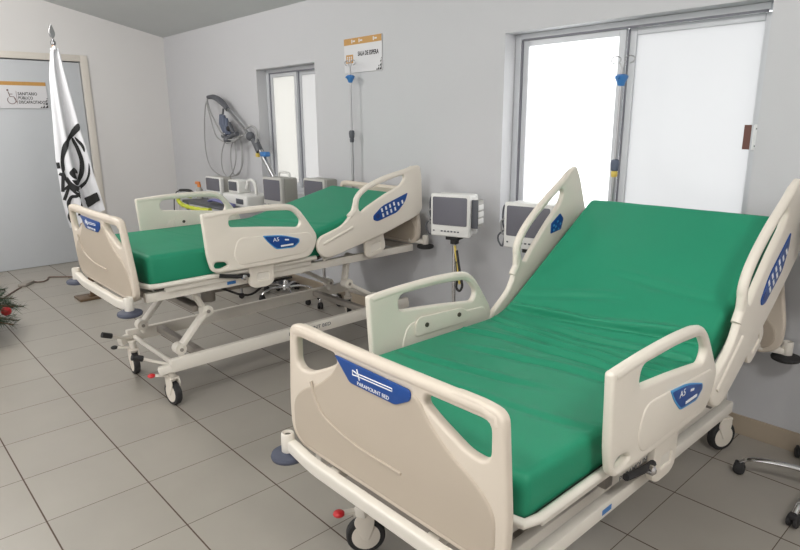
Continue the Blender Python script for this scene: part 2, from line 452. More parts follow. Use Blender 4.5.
def board_outline(z0, z1, wt, wb):
    pts = [(-wt, z1-.008, .04), (-wt+.07, z1+.003, .03), (-.33, z1+.002, .02), (-.30, z1-.006, .02)]
    out = pts+[(-x, z, r) for x, z, r in pts[::-1]]
    return out+[(wb, z0+.16, .2), (wb-.006, z0+.05, .05), (wb-.07, z0, .05), (-wb+.07, z0, .05), (-wb+.006, z0+.05, .05), (-wb, z0+.16, .2)]

def frame_polygon_inset(z1, s):
    """one of the two grip openings of a board"""
    return [(s*x, z, r) for x, z, r in ((.222, z1-.046, .012), (.46, z1-.044, .03), (.462, z1-.145, .03), (.435, z1-.168, .03), (.378, z1-.164, .05), (.262, z1-.11, .06), (.208, z1-.078, .02))]

def belly(z0, z1, wb):
    a = [(.0, z1-.052), (.19, z1-.056), (.235, z1-.122), (.33, z1-.195), (.42, z1-.235), (wb-.035, z1-.30), (wb-.035, z0+.06), (wb-.09, z0+.02)]
    return [(x, z, .06) for x, z in a[1:]]+[(-x, z, .06) for x, z in a[:0:-1]]

def caster(parent, x, y, ang, brake):
    c = MB(); R = Matrix.Rotation(ang, 3, 'Z')
    base = Vector((x, y, 0))
    P = lambda p: base+R @ Vector(p)
    c.lathe([(.022, .16), (.022, .235), (.03, .235), (.03, .25)], 'steel_white', base)
    f = 'cream'
    for s in (-1, 1):
        c.slab(fillet([(-.012, .07, .01), (.012, .07, .01), (.035, .135, .03), (.035, .185, .02), (-.035, .185, .02), (-.05, .15, .03)], n=4), [], .008, f,
               lambda u, v, w, s=s: P((s*.027+w, u, v)), bev=.003)
    c.box(P((0, 0, .182)), (.062, .075, .016), f, rot=(0, 0, ang), bev=.004)
    o = c.build('caster', parent)
    w = MB()
    w.lathe([(.058, -.02), (.074, -.02), (.08, -.013), (.08, .013), (.074, .02), (.058, .02)], 'rubber', P((0, .0, .08)), 'X', 28, R)
    w.build('tyre', o)
    h = MB()
    h.lathe([(.0, -.025), (.03, -.025), (.058, -.021), (.0595, -.012), (.0595, .012), (.058, .021), (.03, .025), (0, .025)], 'cream', P((0, 0, .08)), 'X', 28, R)
    h.build('wheel_cover', o)
    if brake:
        p = MB()
        p.bar(base+Vector((0, -.02, .2)), base+Vector((-.02, -.10, .215)), .03, .012, 'steel_white')
        p.sphere(base+Vector((-.022, -.115, .217)), .024, brake, 12, (1, 1, .55)); p.build('brake_pedal', o)
    return o

def bed(label, loc, rise, back_deg, left_head_drop, swivel, pole, LB, rdz, fdz, bdx, lean, hx, MW, bx, brk, pedals, rz=0.):
    bd = thing('hospital_bed', label, 'hospital bed', loc, rz)
    H = rise; A = math.radians(back_deg); PV = (1.25, .60+rdz)          # hinge of the back section
    tilt = A-math.radians(13.2)
    wx = MW+.02-.472                                                      # this bed's deck is that much wider each side
    # --- base frame and casters
    b = MB()
    for s in (-1, 1):
        b.bar((bdx+s*bx, .17, .272), (bdx+s*bx, 2.16, .272), .04, .085, 'steel_white', .006)
        b.bar((bdx+s*bx, .18, .262), (bdx+s*(bx-.03), .11, .245), .045, .05, 'steel_white', .006); b.bar((bdx+s*bx, 2.15, .262), (bdx+s*(bx-.03), 2.18, .245), .045, .05, 'steel_white', .006)
    b.tube([(bdx-bx+.015, .215, .262), (bdx+bx-.015, .215, .262)], .017, 'steel_white', 12); b.tube([(bdx-bx+.015, 2.08, .262), (bdx+bx-.015, 2.08, .262)], .017, 'steel_white', 12)
    b.bar((bdx-bx, .40, .28), (bdx+bx, .40, .28), .05, .045, 'steel_grey', .004); b.bar((bdx-bx, 1.75, .28), (bdx+bx, 1.75, .28), .05, .045, 'steel_grey', .004)
    base = b.build('base_frame', bd)
    b = MB()
    b.text('PARAMOUNT BED', .036, 'grey_d', lambda u, v, w: Vector((bdx+bx+.0205+w, 1.19+u, .275+v)), width=.36, bold=.0003)
    b.build('lettering', base)
    for (x, y, a, br) in ((-.335, .19, swivel[0], 'rubber' if pedals else 'red'), (.335, .19, swivel[1], 'red'), (-.335, 2.09, swivel[2], None), (.335, 2.09, swivel[3], None)):
        caster(bd, bdx+x, y, a, br)
    for s in ((-1, 1) if pedals else ()):
        q = MB(); q.tube([(bdx+s*.345, .2, .262), (bdx+s*.29, .10, .30), (bdx+s*.28, .03, .335)], .010, 'steel_white', 8)
        q.tube([(bdx+s*.28, .045, .328), (bdx+s*.277, -.015, .352)], .019, 'rubber', 10); q.build('foot_pedal', bd)
    # --- lifting arms: lower lever on the base, upper link to the main frame
    def elbow(p, q, l1, l2, side):
        p, q = Vector(p), Vector(q); d = (q-p).length
        d = min(d, l1+l2-.002); a = (l1*l1-l2*l2+d*d)/(2*d); h = math.sqrt(max(l1*l1-a*a, 0)); e = (q-p).normalized()
        return p+e*a+Vector((-e.y, e.x))*h*side
    for s in (-1, 1):
        for lo, hi, side, sgn in (((.26, .35), (.375, .485+fdz+H), -1, 1), ((1.87, .36), (1.62, .485+fdz+H), 1, 1)):
            l1, l2 = (.285, .185) if lo[0] < 1 else (.33, .2)
            e = elbow(lo, hi, l1, l2, side); x = bdx+s*(bx-.055)
            m = MB()
            m.bar((x, lo[0], lo[1]), (x, e.x, e.y), .03, .062, 'steel_white', .008, up=(1, 0, 0))
            m.bar((x-s*.033, e.x, e.y), (x-s*.033, hi[0], hi[1]), .03, .056, 'steel_white', .008, up=(1, 0, 0))
            for (q, r) in ((lo, .036), ((e.x, e.y), .036), (hi, .03)):
                m.lathe([(r, -.035), (r, .03), (r*.5, .03), (r*.5, .036)], 'steel_white', (x, q[0], q[1]), 'X', 18)
                m.lathe([(.012, .0), (.012, .042)], 'steel_grey', (x, q[0], q[1]), 'X', 10)
            m.bar((x, lo[0], lo[1]), (x, lo[0]+.01, .29), .028, .05, 'steel_white', .006, up=(1, 0, 0))
            m.build('lift_arm', bd)
    b = MB(); b.bar((-.3, .43, .485+H*.35), (.3, .43, .485+H*.35), .07, .04, 'steel_grey', .006); b.build('torsion_bar', bd)
    b = MB(); b.lathe([(.0, -.09), (.045, -.09), (.048, -.08), (.048, .06), (.035, .065), (.035, .09), (0, .09)], 'steel_grey', (.12, .59, .42+H), 'Z', 18)
    b.tube([(.12, .6, .40+H), (.12, .9, .39+H), (.12, 1.2, .41+H)], .022, 'steel_grey', 12); b.build('motor', bd)
    b = MB(); b.tube([(.2, .62, .44+H), (.28, .8, .36+H), (.22, 1.0, .40+H), (.3, 1.15, .43+H)], .008, 'rubber', 8, smooth=6); b.build('motor_cable', bd)
    # --- main frame under the deck
    b = MB()
    for s in (-1, 1): b.bar((s*(.425+wx*.8), .06, .49+fdz+H), (s*(.425+wx*.8), 2.2 if pedals else 1.74, .49+fdz+H), .04, .055, 'steel_white', .006)
    for y in (.1, .75, 1.25, 2.17 if pedals else 1.70): b.bar((-.41, y, .495+fdz+H), (.41, y, .495+fdz+H), .05, .045, 'steel_grey', .005)
    mf = b.build('main_frame', bd)
    # --- deck: flat section and raised back section, each a board with a white tubular rim
    yl = PV[0]-.02
    d = MB(); d.box((0, (yl+.09)/2+.02, .586+rdz+H), (.86+2*wx, yl-.11, .022), 'deck', bev=.004)
    deck = d.build('foot_deck', bd)
    r = MB(); r.tube([(-.472-wx, yl, .612+rdz+H), (-.472-wx, .14, .612+rdz+H), (-.458-wx, .085, .612+rdz+H), (-.40, .06, .612+rdz+H), (.40, .06, .612+rdz+H), (.458+wx, .085, .612+rdz+H), (.472+wx, .14, .612+rdz+H), (.472+wx, yl, .612+rdz+H)], .016, 'steel_white', 10)
    for s in (-1, 1): r.box((s*(.452+wx), yl/2+.07, .578+rdz+H), (.022, yl-.2, .03), 'steel_white', bev=.004)
    r.build('rim', deck)
    bk = lambda y, z: rot2((y, z), A, PV)
    BK = lambda x, y, z: Vector((x,)+bk(y, z)) + Vector((0, 0, H))
    d = MB(); c = BK(0, PV[0]+LB/2, .586+rdz)
    d.box(c, (.86+2*wx, LB-.04, .022), 'deck', rot=(A, 0, 0), bev=.004); deck = d.build('back_deck', bd)
    r = MB(); r.tube([BK(-.472-wx, PV[0]+.03, .612+rdz), BK(-.472-wx, PV[0]+LB-.05, .612+rdz), BK(-.40, PV[0]+LB, .612+rdz), BK(.40, PV[0]+LB, .612+rdz), BK(.472+wx, PV[0]+LB-.05, .612+rdz), BK(.472+wx, PV[0]+.03, .612+rdz)], .016, 'steel_white', 10)
    for s in (-1, 1):
        r.bar(BK(s*(.452+wx), PV[0]+.05, .575+rdz), BK(s*(.452+wx), PV[0]+LB-.03, .575+rdz), .022, .03, 'steel_white', .004)
    r.build('rim', deck)
    b = MB(); q = BK(0, PV[0]+.6, .535)
    b.bar((.12, 1.25, .42+H), (.12, q.y, q.z), .04, .04, 'steel_grey'); b.build('back_actuator', bd)
    # --- footboard and headboard
    def endboard(name, y, z0, z1, wt, wb, sgn, plate):
        e = MB(); f = lambda u, v, w: Vector((u, y-w*sgn, v))
        ho = [fillet(frame_polygon_inset(z1, s)[::(1 if s > 0 else -1)], n=4) for s in (1, -1)]
        e.slab(fillet(board_outline(z0, z1, wt, wb), n=5), ho, .038, 'cream3', f, bev=.012, bres=4)
        e.tube([(-wt+.025, y, z1-.05), (-wt+.028, y, z1-.03), (-wt+.07, y, z1-.02), (0, y, z1-.023), (wt-.07, y, z1-.02), (wt-.028, y, z1-.03), (wt-.025, y, z1-.05)], .0225, 'cream3', 12)
        eb = e.build(name, bd)
        p = MB(); p.slab(fillet(belly(z0, z1, wb), n=5), [], .05, 'cream2', f, bev=.012, bres=4); 
        pp = p.build('panel', eb)
        r_ = MB(); r_.tube([(-.36, y-.026*sgn, z0+.30), (-.33, y-.027*sgn, z0+.235), (-.27, y-.027*sgn, z0+.185), (-.1, y-.027*sgn, z0+.15), (.12, y-.026*sgn, z0+.145)], .005, 'cream2', 8, smooth=6, flat=1)
        r_.build('rib', eb) if plate else None
        if plate:
            l = MB()
            lo = [(-.205, z1-.043, .006), (.165, z1-.049, .02), (.167, z1-.082, .02), (.10, z1-.118, .012), (-.125, z1-.118, .012)]
            f2 = lambda u, v, w: Vector((u, y-.026-w, v))
            l.slab(fillet(lo, n=4), [], .007, 'blue', f2, bev=.002)
            f3 = lambda u, v, w: Vector((u, y-.0303-w, v+.011))
            l.tube([f3(-.085, z1-.083, 0), f3(.088, z1-.079, 0), f3(.088, z1-.088, 0), f3(-.085, z1-.092, 0)], .0018, 'white', 6, closed=True)
            l.tube([f3(-.085, z1-.083, 0), f3(-.105, z1-.078, 0), f3(-.105, z1-.094, 0), f3(-.085, z1-.092, 0)], .0022, 'white', 6)
            l.tube([f3(-.083, z1-.068, 0), f3(-.07, z1-.103, 0)], .0024, 'white', 6)
            l.text('PARAMOUNT BED', .018, 'white', FRONT(-.005, y-.0303, z1-.106), width=.155)
            l.build('name_plate', eb)
        return eb
    fbd = endboard('footboard', 0, .51+H, 1.0+H, .50-.012*(lean > 0), .525, 1, True)
    if lean:                                  # this board sits loosely in its sockets
        fbd.rotation_euler = (lean, 0, 0); c_ = Vector((0, 0, .55+H)); fbd.location = c_-Matrix.Rotation(lean, 3, 'X') @ c_
    endboard('headboard', 2.205, .55+H, 1.0+H, .48, .53, -1, False)
    # --- corner bumpers: on a bar at the foot, on short arms at the head
    e = MB(); yb = -.047
    e.slab(fillet([(-.50, .49, .01), (-.50, .535, .01), (-.46, .535, .02), (-.34, .515, .1), (.34, .515, .1), (.46, .535, .02), (.50, .535, .01), (.50, .49, .01), (.46, .485, .03), (.34, .462, .1), (-.34, .462, .1), (-.46, .485, .03)], n=4), [],
           .036, 'steel_white', lambda u, v, w: Vector((u, yb+w, v+H)), bev=.008)
    for x in (-.25, .25): e.bar((x, yb, .475+H), (x, .10, .49+H), .05, .04, 'steel_white', .006)
    bar = e.build('end_bar', bd)
    for x, y, dz in ((-.50, -.05, .055), (.50, -.05, .055), (-.535, 2.262, .12), (.535, 2.262, .12)):
        if y > 1:
            e = MB(); e.bar((math.copysign(.42, x), 2.19, .585+H), (x, y, .565+H), .035, .035, 'steel_white', .006); eb = e.build('bumper_arm', bd)
        else: eb = bar
        q = MB(); o = Vector((x, y, H+dz)); zt_ = .507 if y < 1 else .50
        q.lathe([(.012, zt_-.03), (.02, zt_), (.024, zt_-.002), (.026, zt_-.012), (.026, .43), (.02, .42), (0, .42)], 'steel_white', o, 'Z', 16)
        q.lathe([(.0, zt_-.009), (.0125, zt_-.0085)], 'hole', o, 'Z', 12)
        q.build('bumper_post', eb)
        q = MB(); q.lathe([(0, .395), (.052, .395), (.066, .402), (.069, .412), (.065, .422), (.03, .43), (0, .43)], 'rubber_blue' if y < 1 else 'rubber', o, 'Z', 24)
        q.build('bumper_disc', eb)
    # --- side rails
    HR = H+(0 if pedals else .018)
    for s in (-1, 1):
        f = lambda u, v, w: Vector((s*(hx+w), u, v-Z0+HR))
        e = MB(); e.slab(fillet(FOOT_RAIL, n=4), [fillet(FOOT_HOLE, n=4), fillet(FOOT_SLOT, n=3)], .034, 'cream', f, bev=.012, bres=4)
        top = [(.5+i*.06, 0) for i in range(1)]
        e.tube([f(u, v, 0) for u, v in ((.42, 1.177), (.60, 1.189), (.82, 1.192), (.98, 1.184), (1.05, 1.158), (1.102, 1.1), (1.13, 1.05))], .0195, 'cream', 12, smooth=5)
        e.slab(fillet([(.62, 1.03, .05), (1.15, 1.0, .1), (1.18, .95, .05), (1.12, .86, .05), (.62, .85, .06), (.58, .92, .05)], n=4), [], .043, 'cream', f, bev=.008)
        rl = e.build('foot_side_rail', bd)
        l = MB(); g = lambda u, v, w: Vector((s*(hx+.022+w), u, v-Z0+HR))
        k = 1
        l.slab(fillet(FOOT_LABEL, n=4), [], .006, 'cyan', g, bev=.002)
        cx_, cz_ = .935, .965
        l.slab(fillet([(cx_+(p[0]-cx_)*.93, cz_+(p[1]-cz_)*.86, p[2]) for p in FOOT_LABEL], n=4), [], .0075, 'blue', g, bev=.002)
        tx = lambda ox, oz: (lambda u, v, w: Vector((s*(hx+.0262+w), ox+s*u, oz-Z0+HR+v)))
        l.text('A5', .036, 'white', tx(.885 if s > 0 else .96, .982), width=.045)
        l.box((s*(hx+.0265), .965 if s > 0 else .88, .972-Z0+HR), (.001, .03, .009), 'white', rot=(.15*-1, 0, 0)); l.box((s*(hx+.0265), .965, .936-Z0+HR), (.001, .095, .011), 'white')
        l.build('rail_label', rl)
        # hinge plate with two screws on the mattress side
        q = MB()
        q.slab(fillet([(.68, 1.045, .03), (.98, 1.03, .04), (1.03, .99, .03), (1.03, .95, .02), (.66, .955, .02), (.66, 1.01, .03)], n=3), [], .008, 'cream', lambda u, v, w: Vector((s*(hx-.026+w), u, v-Z0+HR)), bev=.003)
        for u in (.73, .95): q.lathe([(.011, 0), (.011, .008), (.0, .008)], 'hole', (s*(hx-.0275), u, 1.0-Z0+HR), 'X', 12, Matrix.Scale(-s, 3, (1, 0, 0)) if s > 0 else None)
        q.build('hinge_plate', rl)
        # mounting bracket outside
        q = MB(); Bz = lambda v: v-Z0+H
        q.slab(fillet([(u+brk[0], v+brk[1], r_) for u, v, r_ in ((.70, .855, .01), (.885, .85, .01), (.88, .70, .04), (.84, .675, .03), (.74, .675, .03), (.70, .70, .04))], n=4),
               [fillet([(u+brk[0], v+brk[1], .008) for u, v in ((.755, .775), (.845, .77), (.845, .72), (.755, .725))], n=3)], .03, 'cream', lambda u, v, w: Vector((s*(hx-.03+w), u, Bz(v))), bev=.006)
        q.box((s*(hx-.028), .80+brk[0], Bz(.748+brk[1])), (.01, .1, .06), 'steel_white')
        q.tube([(s*(hx-.02), .50+brk[0], Bz(.80+brk[1])), (s*(hx-.02), .62+brk[0], Bz(.775+brk[1])), (s*(hx-.02), .70+brk[0], Bz(.77+brk[1]))], .013, 'rubber', 8)
        q.lathe([(.018, -.012), (.018, .022), (.008, .03), (0, .03)], 'chrome', (s*(hx-.02), .66+brk[0], Bz(.765+brk[1])), 'X', 14, Matrix.Scale(s, 3, (1, 0, 0)))
        q.build('rail_bracket', bd)
        # head rail, turned with the back section
        drop = left_head_drop if s < 0 else 0.
        T = lambda p: rot2((p[0], p[1]-Z0), tilt, (1.30, .60))+tuple(p[2:])
        f = lambda u, v, w: Vector((s*(hx+w), u, v+HR-drop))
        e = MB(); e.slab(fillet([T(p) for p in HEAD_RAIL], n=4), [fillet([T(p) for p in HEAD_HOLE], n=4)], .034, 'cream', f, bev=.012, bres=4)
        e.tube([f(*T(p), 0) for p in ((1.50, 1.06), (1.56, 1.11), (1.575, 1.185), (1.66, 1.25), (1.84, 1.308), (2.05, 1.346), (2.12, 1.364))], .0205, 'cream', 12, smooth=5)
        e.tube([f(*T(p), .012) for p in ((1.26, .90), (1.40, .945), (1.52, .985))], .013, 'cream', 10, smooth=4)
        rl = e.build('head_side_rail', bd)
        l = MB(); g = lambda u, v, w: Vector((s*(hx+.0185+w), u, v+HR-drop)); gi = lambda u, v, w: Vector((s*(hx-.0185+w), u, v+HR-drop))
        for gg, wd in ((g, 1), (gi, -1)):
            l.slab(fillet([T(p) for p in (HEAD_LABEL if wd > 0 else HEAD_INNER)], n=4), [], .006, 'blue', gg, bev=.002)
        ta = math.atan2(.075, .255)+tilt
        for i in range(6):
            p = T((1.80+i*.04, 1.062+i*.0118))
            for wd, off in ((1, .0215),):
                for k_ in ((-.022, .018) if i < 4 else (.0, )):
                    l.box((s*(hx+off), p[0]-k_*math.sin(ta), p[1]+k_*math.cos(ta)+HR-drop), (.003, .016, .028), 'white', rot=(ta, 0, 0), bev=.001)
        p = T((1.752, 1.04))
        for px_ in ((1.882, 1.135), (1.905, 1.145), (1.89, 1.16), (1.925, 1.12), (1.93, 1.165), (1.95, 1.14)):
            c_ = T(px_); l.box((s*(hx-.0215), c_[0], c_[1]+HR-drop), (.003, .014, .012), 'cyan', rot=(ta, 0, 0), bev=.001)
        for off in (.0215,): l.lathe([(.018, -.0015), (.018, .0015)], 'navy', (s*(hx+off), p[0], p[1]+HR-drop), 'X', 14)
        l.build('control_panel', rl)
        q = MB()
        q.slab(fillet([T(p) for p in ((1.655, .872, .01), (1.835, .91, .01), (1.86, .785, .03), (1.80, .745, .03), (1.70, .725, .03), (1.665, .75, .03))], n=4), [fillet([T(p) for p in ((1.71, .82, .008), (1.80, .84, .008), (1.81, .785, .008), (1.72, .765, .008))], n=3)], .03, 'cream',
               lambda u, v, w: Vector((s*(hx-.03+w), u, v+H)), bev=.006)
        p = T((1.76, .80)); q.box((s*(hx-.028), p[0], p[1]+H), (.01, .1, .06), 'steel_white', rot=(A, 0, 0))
        q.build('rail_bracket', bd)
        for pp in ((1.42, .85), (1.62, .895), (1.72, .925)):
            sc_ = MB(); p = T(pp); sc_.lathe([(.011, -.002), (.011, .002)], 'hole', (s*(hx-.018), p[0], p[1]+HR-drop), 'X', 12)
            sc_.build('screw', rl)
    # frame stickers and sockets for the drip pole
    m = MB(); p = BK(.4685+wx, PV[0]+.72, .58+rdz); m.box(p, (.012, .085, .028), 'amber', rot=(A, 0, 0)); m.build('warning_label', bd, label='small amber label')
    m = MB(); m.box((.4462+wx*.8, .60, .49+fdz+H), (.001, .06, .02), 'bluep'); m.build('frame_sticker', bd, label='small blue printed sticker')
    m = MB()
    px, py = pole
    m.bar((px, 2.19, .575+H), (px, py, .55+H), .03, .03, 'steel_white', .005)
    m.lathe([(0, .53), (.02, .53), (.022, .54), (.022, .592), (0, .592)], 'steel_white', (px, py, H), 'Z', 14)
    m.build('pole_socket', bd, label='white socket carrying a drip pole')
    return bd

# folds running across the vinyl: place along the bed, depth, slant, width, centre and half-length
CREASES = ((.42, .35, .18, .019, .18, .42), (.60, .55, .16, .020, -.15, .42), (.76, .7, .13, .021, .12, .5), (.90, .8, .10, .020, -.08, .5),
           (1.02, .9, .09, .021, .10, .55), (1.13, 1., .05, .020, -.10, .6), (1.25, .9, .02, .019, .20, .42), (1.36, 1.7, .03, .022, .03, .8),
           (1.50, .6, .07, .020, -.26, .34), (1.66, .4, .05, .022, .2, .35))
def mattress(label, loc, rise, back_deg, L, T_, zb0, W, wrinkle, seed, rz=0.):
    """vinyl mattress lying on the deck and bent with the back section"""
    A = math.radians(back_deg); PV = (1.25, zb0); r = .03; zb = zb0
    y0 = .09
    Rb = .55                                           # bend radius of the underside
    yb = PV[0]-Rb*math.tan(A/2)
    arc = Rb*A
    def path(s):
        y = y0+s
        if y < yb: return Vector((y, 0)), 0.
        t = y-yb
        if t < arc:
            a = t/Rb; return Vector((yb+Rb*math.sin(a), Rb*(1-math.cos(a)))), a
        e = t-arc
        return Vector((yb+Rb*math.sin(A)+e*math.cos(A), Rb*(1-math.cos(A))+e*math.sin(A))), A
    b = MB(); sl = b.slot('green'); rings = []
    n = 330; 
    stations = [(r*(1-math.sin(PI/2*i/6)), r*(1-math.cos(PI/2*i/6))) for i in range(7)]
    full = [(ins, s) for ins, s in stations]+[(0, r+(L-2*r)*i/n) for i in range(1, n)]+[(ins, L-s) for ins, s in stations[::-1]]
    nx = 36
    for ins, s in full:
        c, a = path(s); hw = W-ins-.016*s/L; x0_ = .010*s/L; h0, h1 = ins, T_-ins; loop = []
        xs = [-hw+r+(2*hw-2*r)*i/nx for i in range(nx+1)]
        def top(x, z):
            y = y0+s
            k = wrinkle
            fold = 0
            for fy, amp, sk, wd, xc, xl in CREASES:
                dd = (y-fy-sk*x-.05*math.sin(x*3.1+fy*9)-.035*noise.noise(Vector((x*2.2, fy*5, seed))))/wd
                m_ = amp*max(0., min(1., (xl-abs(x-xc))/.22))*(.75+.5*noise.noise(Vector((x*3., fy*7, seed+1))))
                fold += m_*(1.05*math.exp(-((dd-1.5)/1.1)**2)-1.0*math.exp(-dd*dd)+.35*math.exp(-((dd+2.2)/2.)**2))
            return z+k*.0175*fold+.004*noise.noise(Vector((x*4, y*4, seed+3)))*min(1, wrinkle+.3)
        for x in xs: loop.append((x, h0))
        for j in range(1, 5): t = j/5*PI/2; loop.append((hw-r+r*math.sin(t), h0+r-r*math.cos(t)))
        for z in (h0+r, (h0+h1)/2, h1-r): loop.append((hw+.004*(z == (h0+h1)/2), z))
        for j in range(1, 5): t = j/5*PI/2; loop.append((hw-r+r*math.cos(t), h1-r+r*math.sin(t)))
        for x in xs[::-1]: loop.append((x, top(x, h1)))
        for j in range(1, 5): t = j/5*PI/2; loop.append((-hw+r-r*math.sin(t), h1-r+r*math.cos(t)))
        for z in (h1-r, (h0+h1)/2, h0+r): loop.append((-hw-.004*(z == (h0+h1)/2), z))
        for j in range(1, 5): t = j/5*PI/2; loop.append((-hw+r-r*math.cos(t), h0+r-r*math.sin(t)))
        ring = []
        for x, z in loop:
            zz = z
            ring.append(b.bm.verts.new((x+x0_, c.x-math.sin(a)*zz, zb+c.y+math.cos(a)*zz)))
        rings.append(ring)
    k = len(rings[0])
    for P, Q in zip(rings, rings[1:]):
        for j in range(k): b.bm.faces.new([P[j], P[(j+1) % k], Q[(j+1) % k], Q[j]]).material_index = sl
    for ring in (rings[0], rings[-1]):
        b.bm.faces.new(ring).material_index = sl
    o = b.build('mattress', loc=loc, rot=(0, 0, rz), angle=60)
    return tag(o, label, 'mattress')

B2 = (-1.374, 1.165, 0); B1 = (-3.97, 1.145, 0); R1, R2 = .21, 0.
D2, D1_ = 33.5, 13.5
L2, L1 = 2.148, 2.055
POLE2, POLE1 = (-1.862, 3.43), (-4.385, 3.43)
rel = lambda p, o: (p[0]-o[0], p[1]-o[1])
o = bed('cream hospital bed nearest the camera, its back section raised steeply', B2, R2, D2, 0., (math.radians(-35), math.radians(-30), math.radians(20), math.radians(-24)), rel(POLE2, B2), L2+.09-1.25+.055, .015, -.075, 0., 0., .556, .50, .30, (.11, -.03), False)
o['group'] = 'hospital beds'
mattress('wrinkled green vinyl mattress on the nearest bed, bent up at the head', B2, R2, D2, L2, .15, .614, .50, 1., 2.)['group'] = 'green mattresses'
o = bed('cream hospital bed farther back by the white flag, raised high on its lift arms', B1, R1, D1_, .42, (math.radians(85), math.radians(96), math.radians(60), math.radians(75)), rel(POLE1, B1), L1+.09-1.25+.055, -.022, .03, .05, math.radians(4), .53, .47, .375, (0, 0), True)
o['group'] = 'hospital beds'
mattress('smooth green vinyl mattress on the farther, higher bed', B1, R1, D1_, L1, .19, .60-.022+R1, .47, .10, 5.)['group'] = 'green mattresses'

# ------------------------------------------------------------------ drip poles at the heads of the beds
def drip_pole(label, x, y, z0, ztop, zc1, zc2, clamp2):
    p = thing('drip_pole', label, 'drip stand', (x, y, z0), group='drip poles')
    h = ztop-z0
    MB().tube([(0, 0, 0), (0, 0, zc2-z0)], .0125, 'steel', 12).build('lower_tube', p)
    MB().tube([(0, 0, zc2-z0-.02), (0, 0, h-.04)], .008, 'steel', 10).build('upper_tube', p)
    b = MB()
    for s in (-1, 1):
        pts = [Vector((0, 0, h-.05)), Vector((s*.012, 0, h-.02))]
        for i in range(10):
            a = PI*(1.25-i*.19) if s > 0 else PI*(-.25+i*.19)
            pts.append(Vector((s*.042+.03*math.cos(a), 0, h+.004+.02*math.sin(a))))
        b.tube(pts, .0035, 'steel', 8, smooth=3)
    b.build('hook', p)
    b = MB(); z = zc1-z0
    b.lathe([(.012, -.03), (.018, -.028), (.024, -.01), (.036, .012), (.038, .025), (.024, .035), (.012, .036)], 'bluep', (0, 0, z), 'Z', 14)
    b.box((0, -.03, z+.014), (.016, .04, .014), 'bluep', bev=.004); b.build('bottle_clamp', p)
    b = MB(); z = zc2-z0
    b.lathe([(.014, -.015), (.022, -.01), (.026, .03), (.022, .05), (.012, .055)], clamp2, (0, 0, z), 'Z', 14)
    b.lathe([(.014, -.05), (.018, -.045), (.02, -.02), (.016, -.014)], 'yellow' if clamp2 == 'bluegrey' else 'grey_d', (0, 0, z), 'Z', 14)
    b.build('height_lock', p)
    return p
drip_pole('steel drip pole against the wall at the head of the farther bed', *POLE1, .595+R1, 2.205, 2.075, 1.59, 'grey_d')
drip_pole('steel drip pole in front of the large window behind the nearest bed', *POLE2, .595+R2, 2.045, 1.935, 1.435, 'bluegrey')

# ------------------------------------------------------------------ patient monitors on roll stands
def roll_stand(label, x, y, zt, a0=0., R=.3, col='chrome'):
    s = thing('roll_stand', label, 'stand', (x, y, 0), group='roll stands')
    MB().tube([(0, 0, .09), (0, 0, zt)], .016, col, 14).build('pole', s)
    h = MB(); h.lathe([(.0, .07), (.045, .075), (.045, .11), (.03, .125), (.02, .17), (.0, .17)], 'chrome', (0, 0, 0), 'Z', 18); h.build('hub', s)
    for k in range(5):
        a = a0+k*2*PI/5; d = Vector((math.cos(a), math.sin(a), 0))
        l = MB(); l.tube([d*.03+Vector((0, 0, .10)), d*R*.45+Vector((0, 0, .108)), d*R*.85+Vector((0, 0, .092)), d*R+Vector((0, 0, .062))], lambda t: .017-.004*t, 'chrome', 10, smooth=5, flat=.8)
        lo = l.build('leg', s)
        c = MB(); n = Vector((-d.y, d.x, 0)); q = d*R
        Rm = Matrix.Rotation(a+PI/2, 3, 'Z')
        for off in (-.014, .014):
            c.lathe([(0, -.009), (.022, -.009), (.0275, -.005), (.0275, .005), (.022, .009), (0, .009)], 'rubber', q+n*0+d*0+Rm @ Vector((off, 0, 0))+Vector((0, 0, .0275)), 'X', 16, Rm)
        c.box(q+Vector((0, 0, .05)), (.045, .04, .026), 'rubber', rot=(0, 0, a), bev=.008)
        c.build('caster', lo)
    return s

